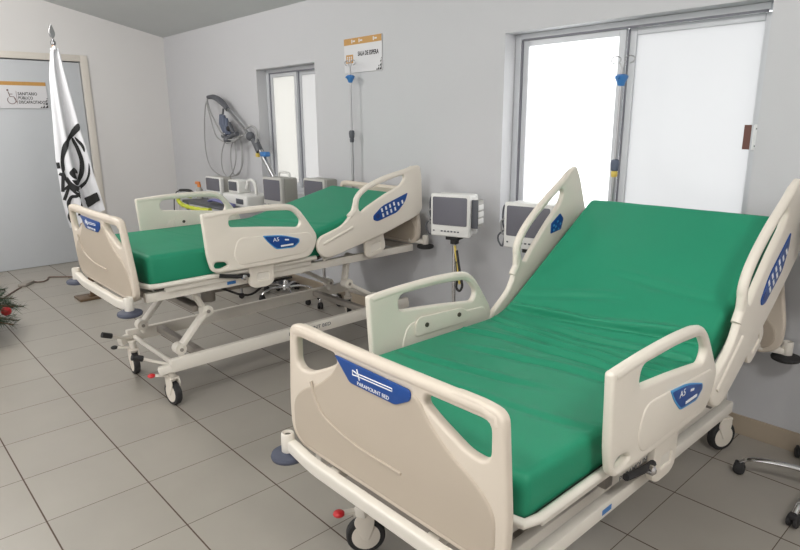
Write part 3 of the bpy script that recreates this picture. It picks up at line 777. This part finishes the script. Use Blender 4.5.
def monitor(label, x, y, z, rz, w=.31, h=.285, d=.17, module=True, cables=True, handle=False, mount=True, body='monitor'):
    m = thing('patient_monitor', label, 'monitor', (x, y, z), rz, 'patient monitors')
    b = MB(); b.box((0, d/2+.02, h/2), (w*.96, d-.04, h*.97), 'monitor_d' if not module else body, bev=.02, seg=3)
    b.box((0, .02, h/2), (w, .045, h), body, bev=.012, seg=3); b.build('housing', m)
    b = MB(); b.slab(fillet([(-w*.44, h*.27, .012), (w*.44, h*.27, .012), (w*.44, h*.93, .012), (-w*.44, h*.93, .012)], n=3), [], .004, 'screen', lambda u, v, q: Vector((u, -.0035-q, v)), bev=.001)
    b.build('screen', m)
    for bx, bw in [(-w*.2+i*w*.085, w*.05) for i in range(6)]+[(-w*.41, .012)]:
        MB().box((bx, -.004, h*.13), (bw, .006, .01), 'grey_d', bev=.002).build('button', m)
    b = MB(); b.lathe([(.019, 0), (.019, -.012), (.015, -.016), (0, -.016)], 'grey_d', (w*.36, -.002, h*.125), 'Y', 16, Matrix.Scale(-1, 3, (0, 1, 0))); b.build('knob', m)
    if handle: b = MB(); b.tube([(-w*.28, d*.75, h-.02), (-w*.27, d*.75, h+.028), (-w*.2, d*.75, h+.04), (w*.2, d*.75, h+.04), (w*.27, d*.75, h+.028), (w*.28, d*.75, h-.02)], .012, 'monitor', 10); b.build('handle', m)
    if module:
        b = MB(); b.box((w/2+.018, d*.55, h*.55), (.05, d*.62, h*.62), 'monitor_d', bev=.008)
        for i in range(3): b.box((w/2+.045, d*.55, h*(.38+.16*i)), (.006, d*.5, h*.12), 'monitor', bev=.003)
        b.box((w/2+.02, d*.25, h*.55), (.052, .012, h*.66), 'grey_d', bev=.004); b.build('parameter_module', m)
    if cables:
        b = MB()
        for k in range(3):
            pts = [Vector((-w*.46, d*.6, h*.8-k*.05)), Vector((-w*.62-.02*k, d*.45, h*.88-k*.1)), Vector((-w*.66, d*.5, h*.5-k*.08)), Vector((-w*.6, d*.6, h*.28)), Vector((-w*.46, d*.7, h*.25-k*.02))]
            b.tube(pts, .006, 'grey_d' if k != 1 else 'hose', 8, smooth=5)
        b.build('lead_bundle', m)
    if not mount: return m
    b = MB(); b.box((0, d*.5, -.015), (.1, .1, .03), 'rubber', bev=.006); b.box((0, d*.5, -.045), (.05, .05, .04), 'rubber', bev=.006); b.build('mount', m)
    return m

def mon_on_stand(lm, ls, x, y, z, rz, a0=.3, R=.3, cord=False, **k):
    d = k.get('d', .17)
    px, py = x-math.sin(rz)*d*.5, y+math.cos(rz)*d*.5
    s = roll_stand(ls, px, py, z-.066, a0, R)
    monitor(lm, x, y, z, rz, **k)
    if cord:
        b = MB(); top = z-.10
        b.tube([(.05, -.03, top), (.07, -.03, top-.10), (.10, -.04, top-.19), (.115, -.04, top-.25), (.09, -.04, top-.29), (.055, -.035, top-.27), (.06, -.03, top-.2), (.05, -.03, top-.08)], .009, 'rubber', 8, smooth=5)
        b.tube([(.03, -.03, top+.03), (.06, -.03, top-.12), (.09, -.04, top-.24)], .008, 'yellow', 8, smooth=5)
        b.build('coiled_lead', s)
    return s
mon_on_stand('white patient monitor with a side module between the two beds', 'chrome roll stand under the monitor between the two beds', -2.905, 3.12, .925, math.radians(17), .6, .28, True, w=.30, h=.30)
mon_on_stand('white patient monitor behind the raised rail, left of the large window', 'roll stand under the monitor left of the large window', -2.245, 3.12, .93, math.radians(10), .2, .25, False, w=.33, h=.29)
mon_on_stand('grey patient monitor under the small window, left one of a pair', 'roll stand under the left monitor below the small window', -5.205, 3.08, .905, math.radians(3), .9, .27, False, module=False, cables=False, h=.30, d=.2, handle=True, body='monitor_m')
mon_on_stand('grey patient monitor under the small window, right one beside the drip pole', 'roll stand under the right monitor below the small window', -4.705, 3.22, .915, math.radians(3), .35, .165, False, module=False, cables=False, h=.30, body='monitor_m')
roll_stand('chrome roll stand at the right edge beside the nearest bed', -.535, 3.16, 1.05, math.radians(193), .355)
mr_ = monitor('white patient monitor at the far right edge beside the nearest bed', -.575, 3.06, 1.12, math.radians(-4), module=False, cables=False, w=.32, h=.31)
m = MB(); m.tube([(-.15, .09, .12), (-.185, .08, .15), (-.20, .07, .10), (-.17, .07, .06)], .012, 'rubber', 8, smooth=5); m.build('sensor_plug', mr_)

# ------------------------------------------------------------------ trolley with equipment behind the farther bed
tr = thing('equipment_trolley', 'grey equipment trolley by the back wall behind the farther bed', 'trolley', (-6.0, 3.02, 0))
MB().box((0, 0, .885), (1.2, .5, .03), 'grey_d', bev=.008).build('top_shelf', tr)
MB().box((0, 0, .30), (1.14, .46, .025), 'steel_white', bev=.006).build('lower_shelf', tr)
for sx in (-1, 1):
    for sy in (-1, 1):
        l = MB(); l.tube([(sx*.55, sy*.21, .06), (sx*.55, sy*.21, .872)], .014, 'steel', 10); lo = l.build('leg', tr)
        l = MB(); l.lathe([(0, -.012), (.026, -.012), (.03, -.006), (.03, .006), (.026, .012), (0, .012)], 'rubber', (sx*.55, sy*.21, .03), 'X', 16); l.build('caster', lo)
ZT = .901
m = monitor('small grey-screened monitor on the trolley below the ventilator hoses', -6.27, 2.99, ZT+.052, math.radians(2), w=.33, h=.20, d=.15, module=False, cables=False, mount=False)
MB().box((0, .075, -.032), (.28, .14, .03), 'monitor_d', bev=.005).build('foot', m)
v = thing('ventilator_unit', 'white portable device with a dark screen on the trolley', 'medical device', (-5.66, 3.06, ZT))
MB().box((0, 0, .06), (.5, .3, .12), 'monitor', bev=.02, seg=3).build('body', v)
MB().box((-.12, -.02, .185), (.22, .14, .13), 'monitor', bev=.015, seg=3).build('head', v)
MB().box((-.12, -.093, .19), (.165, .006, .09), 'grey_d', bev=.002).build('screen', v)
MB().tube([(.03, -.02, .17), (.08, -.02, .25), (.17, -.02, .255), (.22, -.02, .19), (.22, -.02, .12)], .016, 'monitor', 10, smooth=5).build('handle', v)
MB().box((.12, -.153, .06), (.14, .006, .05), 'grey_d', bev=.002).build('connector_panel', v)
b = MB(); b.tube([(-6.03, 2.83, ZT+.03), (-5.92, 2.815, ZT+.05), (-5.75, 2.81, ZT+.05), (-5.62, 2.815, ZT+.04), (-5.52, 2.83, ZT+.03)], .03, 'violet', 10, smooth=6, flat=.5)
tag(b.build('strap'), 'blue-violet folded strap lying on the front of the trolley', 'strap')
b = MB(); pts = catmull([(-6.62, 2.74, .885), (-6.5, 2.73, .855), (-6.3, 2.73, .845), (-6.1, 2.735, .845), (-5.85, 2.735, .86)], 12)
b.tube(pts, lambda t: .022+.003*math.sin(t*260), 'lime', 10)
b.tube([(-6.62, 2.735, .885), (-6.61, 2.745, .925), (-6.58, 2.80, .942), (-6.54, 2.86, .928)], .02, 'lime', 10, smooth=4)
tag(b.build('corrugated_hose'), 'yellow-green hose hanging along the front of the trolley', 'hose')
b = thing('spray_bottle', 'pale bottle with an orange cap at the left end of the trolley', 'bottle', (-6.53, 2.95, ZT))
MB().lathe([(0, 0), (.035, 0), (.037, .01), (.037, .1), (.02, .125), (.014, .13), (0, .13)], 'monitor_d', (0, 0, 0)).build('flask', b)
m = MB(); m.lathe([(.016, .128), (.02, .13), (.02, .16), (0, .165)], 'orange'); m.box((-.03, 0, .172), (.085, .03, .03), 'orange', bev=.006); m.build('cap', b)
b = thing('hand_probe', 'black hand probe and lead propped at the left end of the trolley', 'probe', (-6.68, 2.9, .0))
m = MB(); m.tube([(.15, 0, .93), (.08, -.02, .985), (-.06, -.03, .985), (-.18, -.03, .975)], .016, 'rubber', 10, smooth=4); m.build('grip', b)
m = MB(); m.tube([(-.18, -.03, .975), (-.30, -.03, .94), (-.37, -.03, .86), (-.40, -.03, .72), (-.41, -.03, .5), (-.35, -.03, .2), (-.2, -.02, .02)], .006, 'rubber', 8, smooth=6); m.build('lead', b)

# ventilator arm with hoses
va = thing('ventilator_hose_stand', 'slanted grey hose stand with looped hoses beside the small window', 'hose stand', (-5.60, 3.40, 0))
def P(x, z, y=3.1):
    yn = 3.39+(y-3.1)*.5; k = yn/y
    return (x*k+5.60, yn-3.40, 1.7175-(1.7175-z)*k)
MB().tube([(0, 0, .0), (0, 0, 1.0), P(-5.16, 1.19)], .02, 'steel', 12).build('post', va)
m = MB(); m.box((0, 0, .02), (.36, .17, .04), 'grey_d', bev=.012); m.build('base', va)
MB().tube([P(-5.16, 1.18), P(-5.42, 1.46)], .026, 'steel', 14).build('lower_arm', va)
MB().tube([P(-5.42, 1.46), P(-5.62, 1.605), P(-6.04, 1.865)], .018, 'steel', 12).build('upper_arm', va)
m = MB(); m.tube([P(-6.02, 1.85), P(-6.14, 1.925), P(-6.30, 1.98), P(-6.45, 1.985)], lambda t: .036-.012*abs(2*t-.8), 'grey_d', 12, smooth=4); m.build('hand_grip', va)
m = MB(); m.sphere(P(-5.59, 1.585), .055, 'grey_d', 14, (1.2, .8, .9)); m.build('elbow_joint', va)
m = MB(); m.tube([P(-5.51, 1.55), P(-5.42, 1.44)], .042, 'grey_d', 12); m.box(P(-5.33, 1.42), (.12, .06, .05), 'bluep', bev=.01); m.box(P(-5.4, 1.41, 3.06), (.05, .03, .04), 'yellow', bev=.006); m.build('clamp', va)
m = MB(); m.tube([P(-6.08, 1.86, 3.08), P(-6.08, 1.80, 3.07)], .012, 'grey_d')
for p0, p1, r_, c_ in (((-6.10, 1.80), (-6.05, 1.62), .03, 'bluegrey'), ((-6.05, 1.79), (-5.99, 1.60), .032, 'bluegrey'), ((-5.99, 1.76), (-5.93, 1.60), .028, 'bluegrey'), ((-5.93, 1.72), (-5.86, 1.62), .026, 'grey_d')):
    m.tube([P(*p0, 3.06), P((p0[0]+p1[0])/2, (p0[1]+p1[1])/2, 3.05), P(*p1, 3.06)], lambda t, r_=r_: r_*(.7+.5*math.sin(PI*t)), c_, 10)
m.tube([P(-6.09, 1.585, 3.06), P(-5.96, 1.565, 3.05), P(-5.84, 1.60, 3.05), P(-5.76, 1.61, 3.05)], .026, 'grey_d', 10, smooth=4)
m.sphere(P(-5.98, 1.545, 3.05), .045, 'grey_d', 12); m.sphere(P(-5.87, 1.66, 3.02), .032, 'rubber', 10)
m.build('flow_sensor', va)
for pts, y, r in (
    (((-6.54, 1.98), (-6.61, 1.93), (-6.66, 1.83), (-6.71, 1.62), (-6.71, 1.38), (-6.62, 1.23), (-6.43, 1.155), (-6.21, 1.145), (-5.99, 1.2), (-5.88, 1.31), (-5.88, 1.48), (-5.93, 1.57)), 3.15, .008),
    (((-6.335, 1.965), (-6.31, 1.90), (-6.24, 1.79), (-6.07, 1.62), (-5.9, 1.55), (-5.7, 1.57), (-5.55, 1.62)), 3.03, .009),
    (((-6.27, 1.96), (-6.27, 1.88), (-6.21, 1.74), (-6.12, 1.58), (-5.9, 1.52), (-5.72, 1.545), (-5.6, 1.60)), 3.0, .008),
    (((-6.12, 1.58), (-6.24, 1.45), (-6.29, 1.32), (-6.27, 1.21), (-6.17, 1.15), (-6.04, 1.22), (-5.96, 1.36), (-5.96, 1.55)), 3.12, .007),
    (((-6.06, 1.56), (-6.15, 1.45), (-6.17, 1.28), (-6.12, 1.17), (-6.0, 1.2), (-5.93, 1.33), (-5.92, 1.55)), 3.17, .007),
    (((-5.6, 1.66), (-5.5, 1.685), (-5.41, 1.66), (-5.39, 1.6), (-5.42, 1.53)), 3.06, .012)):
    MB().tube([P(a, c, y) for a, c in pts], r, 'hose', 8, smooth=6).build('hose', va)

# ------------------------------------------------------------------ flag
FX, FY = -6.55, 1.73
fs = thing('flag_stand', 'tall flag pole with spear tip on a bronze foot by the door', 'flag pole', (FX, FY, 0))
b = MB(); b.box((0, 0, .012), (.22, .30, .024), 'brass', bev=.004); b.box((0, 0, .03), (.08, .08, .012), 'brass', bev=.003)
b.tube([(0, 0, .024), (0, 0, .30)], .024, 'brass', 14); b.build('foot', fs)
MB().tube([(0, 0, .2), (0, -.05, 2.43)], .014, 'wood', 12).build('pole', fs)
b = MB(); b.lathe([(.014, 0), (.024, .01), (.024, .03), (.012, .04), (.012, .055), (.0, .055)], 'steel', (0, -.05, 2.42)); 
b.slab(fillet([(0, .05, .005), (.03, .09, .02), (.022, .13, .02), (0, .19, .002), (-.022, .13, .02), (-.03, .09, .02)], n=3), [], .012, 'steel', lambda u, v, w: Vector((w*.8, -.05+u, 2.42+v)), bev=.004)
b.build('spear_tip', fs)
ZTOP, ZBOT = 2.39, .735
def flag_edges(z):
    """left and right edge of the hanging cloth at height z"""
    Ls = [(2.40, 1.66), (2.36, 1.63), (2.15, 1.593), (1.85, 1.575), (1.40, 1.552), (1.0, 1.560), (.84, 1.577), (.70, 1.60)]
    Rs = [(2.40, 1.70), (2.36, 1.705), (1.734, 1.785), (1.33, 1.842), (.95, 1.897), (.70, 1.925)]
    def I(T):
        for (a, p), (c, q) in zip(T, T[1:]):
            if z >= c: return p+(q-p)*(a-z)/(a-c)
        return T[-1][1]
    return I(Ls), I(Rs)
def flag_x(y, z):
    l, r = flag_edges(z); u = (y-l)/(r-l); k = min(1., (ZTOP-z)/1.0)
    return .075-(.014+.02*k)*math.sin(u*9.5+z*.9+.4)*(.35+.65*math.sin(PI*min(max(u, 0), 1)))-.012*math.sin(u*21+z*1.7)*k
b = MB(); s_ = b.slot('flag'); nu, nv = 34, 70; V0 = []
for layer in (0, 1):
    g = []
    for j in range(nv+1):
        z = ZTOP+(ZBOT-ZTOP)*j/nv; l, r = flag_edges(z)
        row = []
        for i in range(nu+1):
            y = l+(r-l)*i/nu; zz = z
            zz -= .06*(i/nu)*(j/nv)**2*-2.4 if False else 0
            if j/nv > .7: zz += (j/nv-.7)/.3*.15*(i/nu)
            row.append(b.bm.verts.new((flag_x(y, z)+(.0 if layer == 0 else -.004), y-FY, zz)))
        g.append(row)
    V0.append(g)
for g in V0:
    for j in range(nv):
        for i in range(nu): b.bm.faces.new([g[j][i], g[j][i+1], g[j+1][i+1], g[j+1][i]]).material_index = s_
A_, B_ = V0
border = [(j, 0) for j in range(nv+1)]+[(nv, i) for i in range(1, nu+1)]+[(j, nu) for j in range(nv-1, -1, -1)]+[(0, i) for i in range(nu-1, 0, -1)]
for q in range(len(border)):
    (j, i), (j2, i2) = border[q], border[(q+1) % len(border)]
    b.bm.faces.new([A_[j][i], A_[j2][i2], B_[j2][i2], B_[j][i]]).material_index = s_
fl = thing('flag', 'white flag with bold black emblem hanging from the pole by the door', 'flag', (FX, FY, 0))
b.tube([(.026*math.cos(i*PI/8), -.049+.026*math.sin(i*PI/8), 2.385) for i in range(16)], .009, 'flag', 8, closed=True)
b.tube([(.03, -.05, 2.385), (.06, -.06, 2.40), (.085, -.065, 2.37)], .014, 'flag', 8, smooth=4)
b.build('cloth', fl, angle=80)
EM = [
 [(1.776, 1.723), (1.784, 1.666), (1.716, 1.588), (1.663, 1.51), (1.617, 1.397), (1.61, 1.295), (1.585, 1.285), (1.586, 1.399), (1.624, 1.534), (1.699, 1.622), (1.722, 1.667)],
 [(1.726, 1.588), (1.767, 1.483), (1.79, 1.366), (1.776, 1.25), (1.727, 1.159), (1.682, 1.15), (1.656, 1.199), (1.699, 1.196), (1.738, 1.252), (1.753, 1.368), (1.735, 1.484), (1.713, 1.565)],
 [(1.825, 1.353), (1.828, 1.246), (1.788, 1.155), (1.73, 1.1), (1.677, 1.111), (1.63, 1.166), (1.623, 1.231), (1.653, 1.176), (1.702, 1.137), (1.76, 1.161), (1.807, 1.236)],
 [(1.739, 1.599), (1.79, 1.54), (1.806, 1.482), (1.798, 1.454), (1.781, 1.506), (1.745, 1.564)],
 [(1.643, 1.27), (1.681, 1.314), (1.721, 1.288), (1.728, 1.253), (1.696, 1.259), (1.707, 1.207), (1.673, 1.214), (1.654, 1.234)],
 [(1.736, 1.004), (1.867, 1.065), (1.885, .985), (1.779, .916), (1.73, .956)],
]
def stroke(pts, w):
    P_ = [Vector(p) for p in pts] if len(pts) < 3 else catmull(pts, 4); Lf, Rt = [], []
    for i in range(len(P_)):
        t = (P_[min(i+1, len(P_)-1)]-P_[max(i-1, 0)]).normalized(); n = Vector((-t.y, t.x))
        Lf.append(tuple(P_[i]+n*w/2)); Rt.append(tuple(P_[i]-n*w/2))
    return Lf+Rt[::-1]
EM = [[tuple(p) for p in catmull(poly, 4, True)] for poly in EM[:5]]+EM[5:]
EM += [[tuple(p) for p in catmull(q, 3, True)] for q in ([(1.60, 1.30), (1.612, 1.24), (1.65, 1.15), (1.70, 1.10), (1.69, 1.085), (1.64, 1.125), (1.598, 1.20), (1.585, 1.28)],)]
EM += [stroke([(1.562, 1.367), (1.566, 1.31)], .025), stroke([(1.562, 1.262), (1.592, 1.245)], .028), stroke([(1.592, 1.27), (1.572, 1.09)], .026), stroke([(1.568, 1.10), (1.635, 1.154)], .022), stroke([(1.632, 1.158), (1.575, 1.01)], .026),
       stroke([(1.728, 1.09), (1.679, 1.046), (1.635, 1.037), (1.605, .981), (1.612, .897), (1.600, .84), (1.632, .762)], .03), stroke([(1.62, 1.143), (1.663, 1.088), (1.711, 1.03), (1.714, .97), (1.68, .854)], .024)]
b = MB(); s_ = b.slot('black')
for poly in EM:
    t_ = bmesh.new(); vs = [t_.verts.new((p[0], p[1], 0)) for p in poly]; f_ = t_.faces.new(vs)
    bmesh.ops.triangulate(t_, faces=[f_])
    for _ in range(3): bmesh.ops.subdivide_edges(t_, edges=[e for e in t_.edges if e.calc_length() > .02], cuts=1, use_grid_fill=False); bmesh.ops.triangulate(t_, faces=t_.faces[:])
    b._merge(t_, 'black', lambda p: Vector((flag_x(p.x, p.y)+.004, p.x-FY, p.y+max(0, (1.2-p.y)/.5*0))))
b.build('emblem', fl, angle=80)

# ------------------------------------------------------------------ cord, christmas tree
b = MB()
b.tube([(-7.0, .98, .008), (-7.3, 1.15, .008), (-7.5, 1.28, .008)], .008, 'cord', 8, smooth=6)
b.tube([(-7.68, 1.42, .008), (-7.6, 1.50, .008), (-7.66, 1.57, .008), (-7.78, 1.62, .008), (-7.7, 1.72, .008), (-7.55, 1.85, .008), (-7.2, 1.95, .008), (-6.6, 2.05, .008), (-6.1, 2.12, .008)], .008, 'cord', 8, smooth=6)
cd = thing('power_cord', 'brown power cord with an inline adapter on the floor by the door', 'cord', (-7.6, 1.4, 0))
o = b.build('cable', cd); o.matrix_parent_inverse = Matrix.Translation((7.6, -1.4, 0))
m = MB(); m.box((0, -.05, .018), (.09, .20, .036), 'steel_grey', rot=(0, 0, math.radians(52)), bev=.012); m.build('adapter', cd)

TX, TY = -5.97, .37
tr = thing('christmas_tree', 'dark green artificial christmas tree at the left edge', 'tree', (TX, TY, 0))
b = MB(); b.tube([(0, 0, 0), (0, 0, 1.25)], lambda t: .035-.02*t, 'bark', 10); b.lathe([(0, 0), (.12, 0), (.1, .05), (.04, .08), (0, .08)], 'bark'); b.build('trunk', tr)
b = MB(); s_ = b.slot('needle')
BAU = Vector((-5.87-TX, .865-TY, .155+.045))
for tier in range(9):
    z = .22+tier*.10; R_ = .66*(1-tier/10.5); nb = max(5, 17-tier)
    for k in range(nb):
        a = 2*PI*k/nb+tier*.37+rnd.uniform(-.08, .08); d = Vector((math.cos(a), math.sin(a), 0)); rr = R_*rnd.uniform(.88, 1.05)
        e0 = Vector((0, 0, z+.03)); e1 = d*rr+Vector((0, 0, z-.06+rnd.uniform(-.03, .05)))
        for _ in range(6):                                       # a branch bends below a hanging bauble
            if min((e0.lerp(e1, i/12)-BAU).length for i in range(13)) < .075: e1 = e1+Vector((0, 0, -.03))
        b.tube([e0, (e0+e1)/2+Vector((0, 0, .02)), e1], .005, 'bark', 5)
        br = [(e0, e1)]
        for sgn in (-1, 1):
            for fr in (.5, .72):
                st = e0.lerp(e1, fr); side = Vector((-d.y, d.x, 0))*sgn
                br.append((st, st+(d*.6+side*.7)*rr*.28+Vector((0, 0, .0))))
        for p0, p1 in br:
            ln = (p1-p0).length; nn = int(ln*240)
            for i in range(nn):
                t = .15+.85*i/nn; p = p0.lerp(p1, t); ax = (p1-p0).normalized()
                q = Vector((rnd.gauss(0, 1), rnd.gauss(0, 1), rnd.gauss(0, 1))); q = (q-ax*q.dot(ax)).normalized()
                tip = p+(q*.9+ax*.75)*rnd.uniform(.045, .075); sd = ax.cross(q)*.0026
                if min((tip-BAU).length, (p-BAU).length, ((p+tip)/2-BAU).length) < .062: continue
                v = [b.bm.verts.new(p-sd), b.bm.verts.new(p+sd), b.bm.verts.new(tip)]
                b.bm.faces.new(v).material_index = s_
b.build('branches', tr, smooth=False)
bb = thing('bauble', 'shiny red bauble hanging on the christmas tree', 'ornament', (-5.87, .865, .155))
MB().sphere((0, 0, .04), .04, 'red', 18).build('ball', bb)
MB().lathe([(.01, .077), (.01, .095), (0, .097)], 'brass').build('cap', bb)

# ------------------------------------------------------------------ light
w = bpy.data.worlds.new('overcast_sky'); sc.world = w; w.use_nodes = True
bg = w.node_tree.nodes['Background']; bg.inputs['Color'].default_value = (.97, .985, 1, 1); bg.inputs['Strength'].default_value = 4.0
def overhead_light(x, y, p, drop=.35, col=(1, .975, .94)):
    """soft point light under the sloping ceiling, no fitting built"""
    l = bpy.data.lights.new('unseen_overhead_light', 'POINT'); l.shadow_soft_size = .28; l.energy = p; l.color = col
    o = bpy.data.objects.new('unseen_overhead_light', l); COL.objects.link(o)
    o.location = (x, y, ceil_z(y)-drop)
for x, y, p in ((-6.0, .2, 150), (-1.7, -.6, 105), (1.0, .9, 110)):  # last one is fill added to lift the dark floor at right
    overhead_light(x, y, p)
# added wide area light, assumed daylight from behind the camera; the wall there is solid
l = bpy.data.lights.new('rear_daylight_fill', 'AREA'); l.shape = 'RECTANGLE'; l.size = 6.5; l.size_y = 2.2; l.energy = 85; l.color = (.97, .985, 1)
o = bpy.data.objects.new('rear_daylight_fill', l); COL.objects.link(o); o.location = (-2.6, YF+.05, 1.6); o.rotation_euler = (PI/2, 0, 0)

# ------------------------------------------------------------------ camera
cam = bpy.data.cameras.new('camera'); cam.sensor_width = 36; cam.sensor_fit = 'HORIZONTAL'; cam.lens = 612.05/800*36; cam.clip_start = .05
co = bpy.data.objects.new('camera', cam); COL.objects.link(co)
r = Vector((.6747101, .73804394, -.00757751)); u = Vector((-.17472041, .16968496, .96988648)); f = Vector((-.71710463, .65306826, -.2434395))
co.matrix_world = Matrix(((r.x, u.x, -f.x, 0), (r.y, u.y, -f.y, 0), (r.z, u.z, -f.z, 1.7175), (0, 0, 0, 1)))
sc.camera = co
sc.view_settings.view_transform = 'Standard'; sc.view_settings.look = 'None'; sc.view_settings.gamma = 1
sc.view_settings.use_curve_mapping = False; sc.view_settings.exposure = 0.
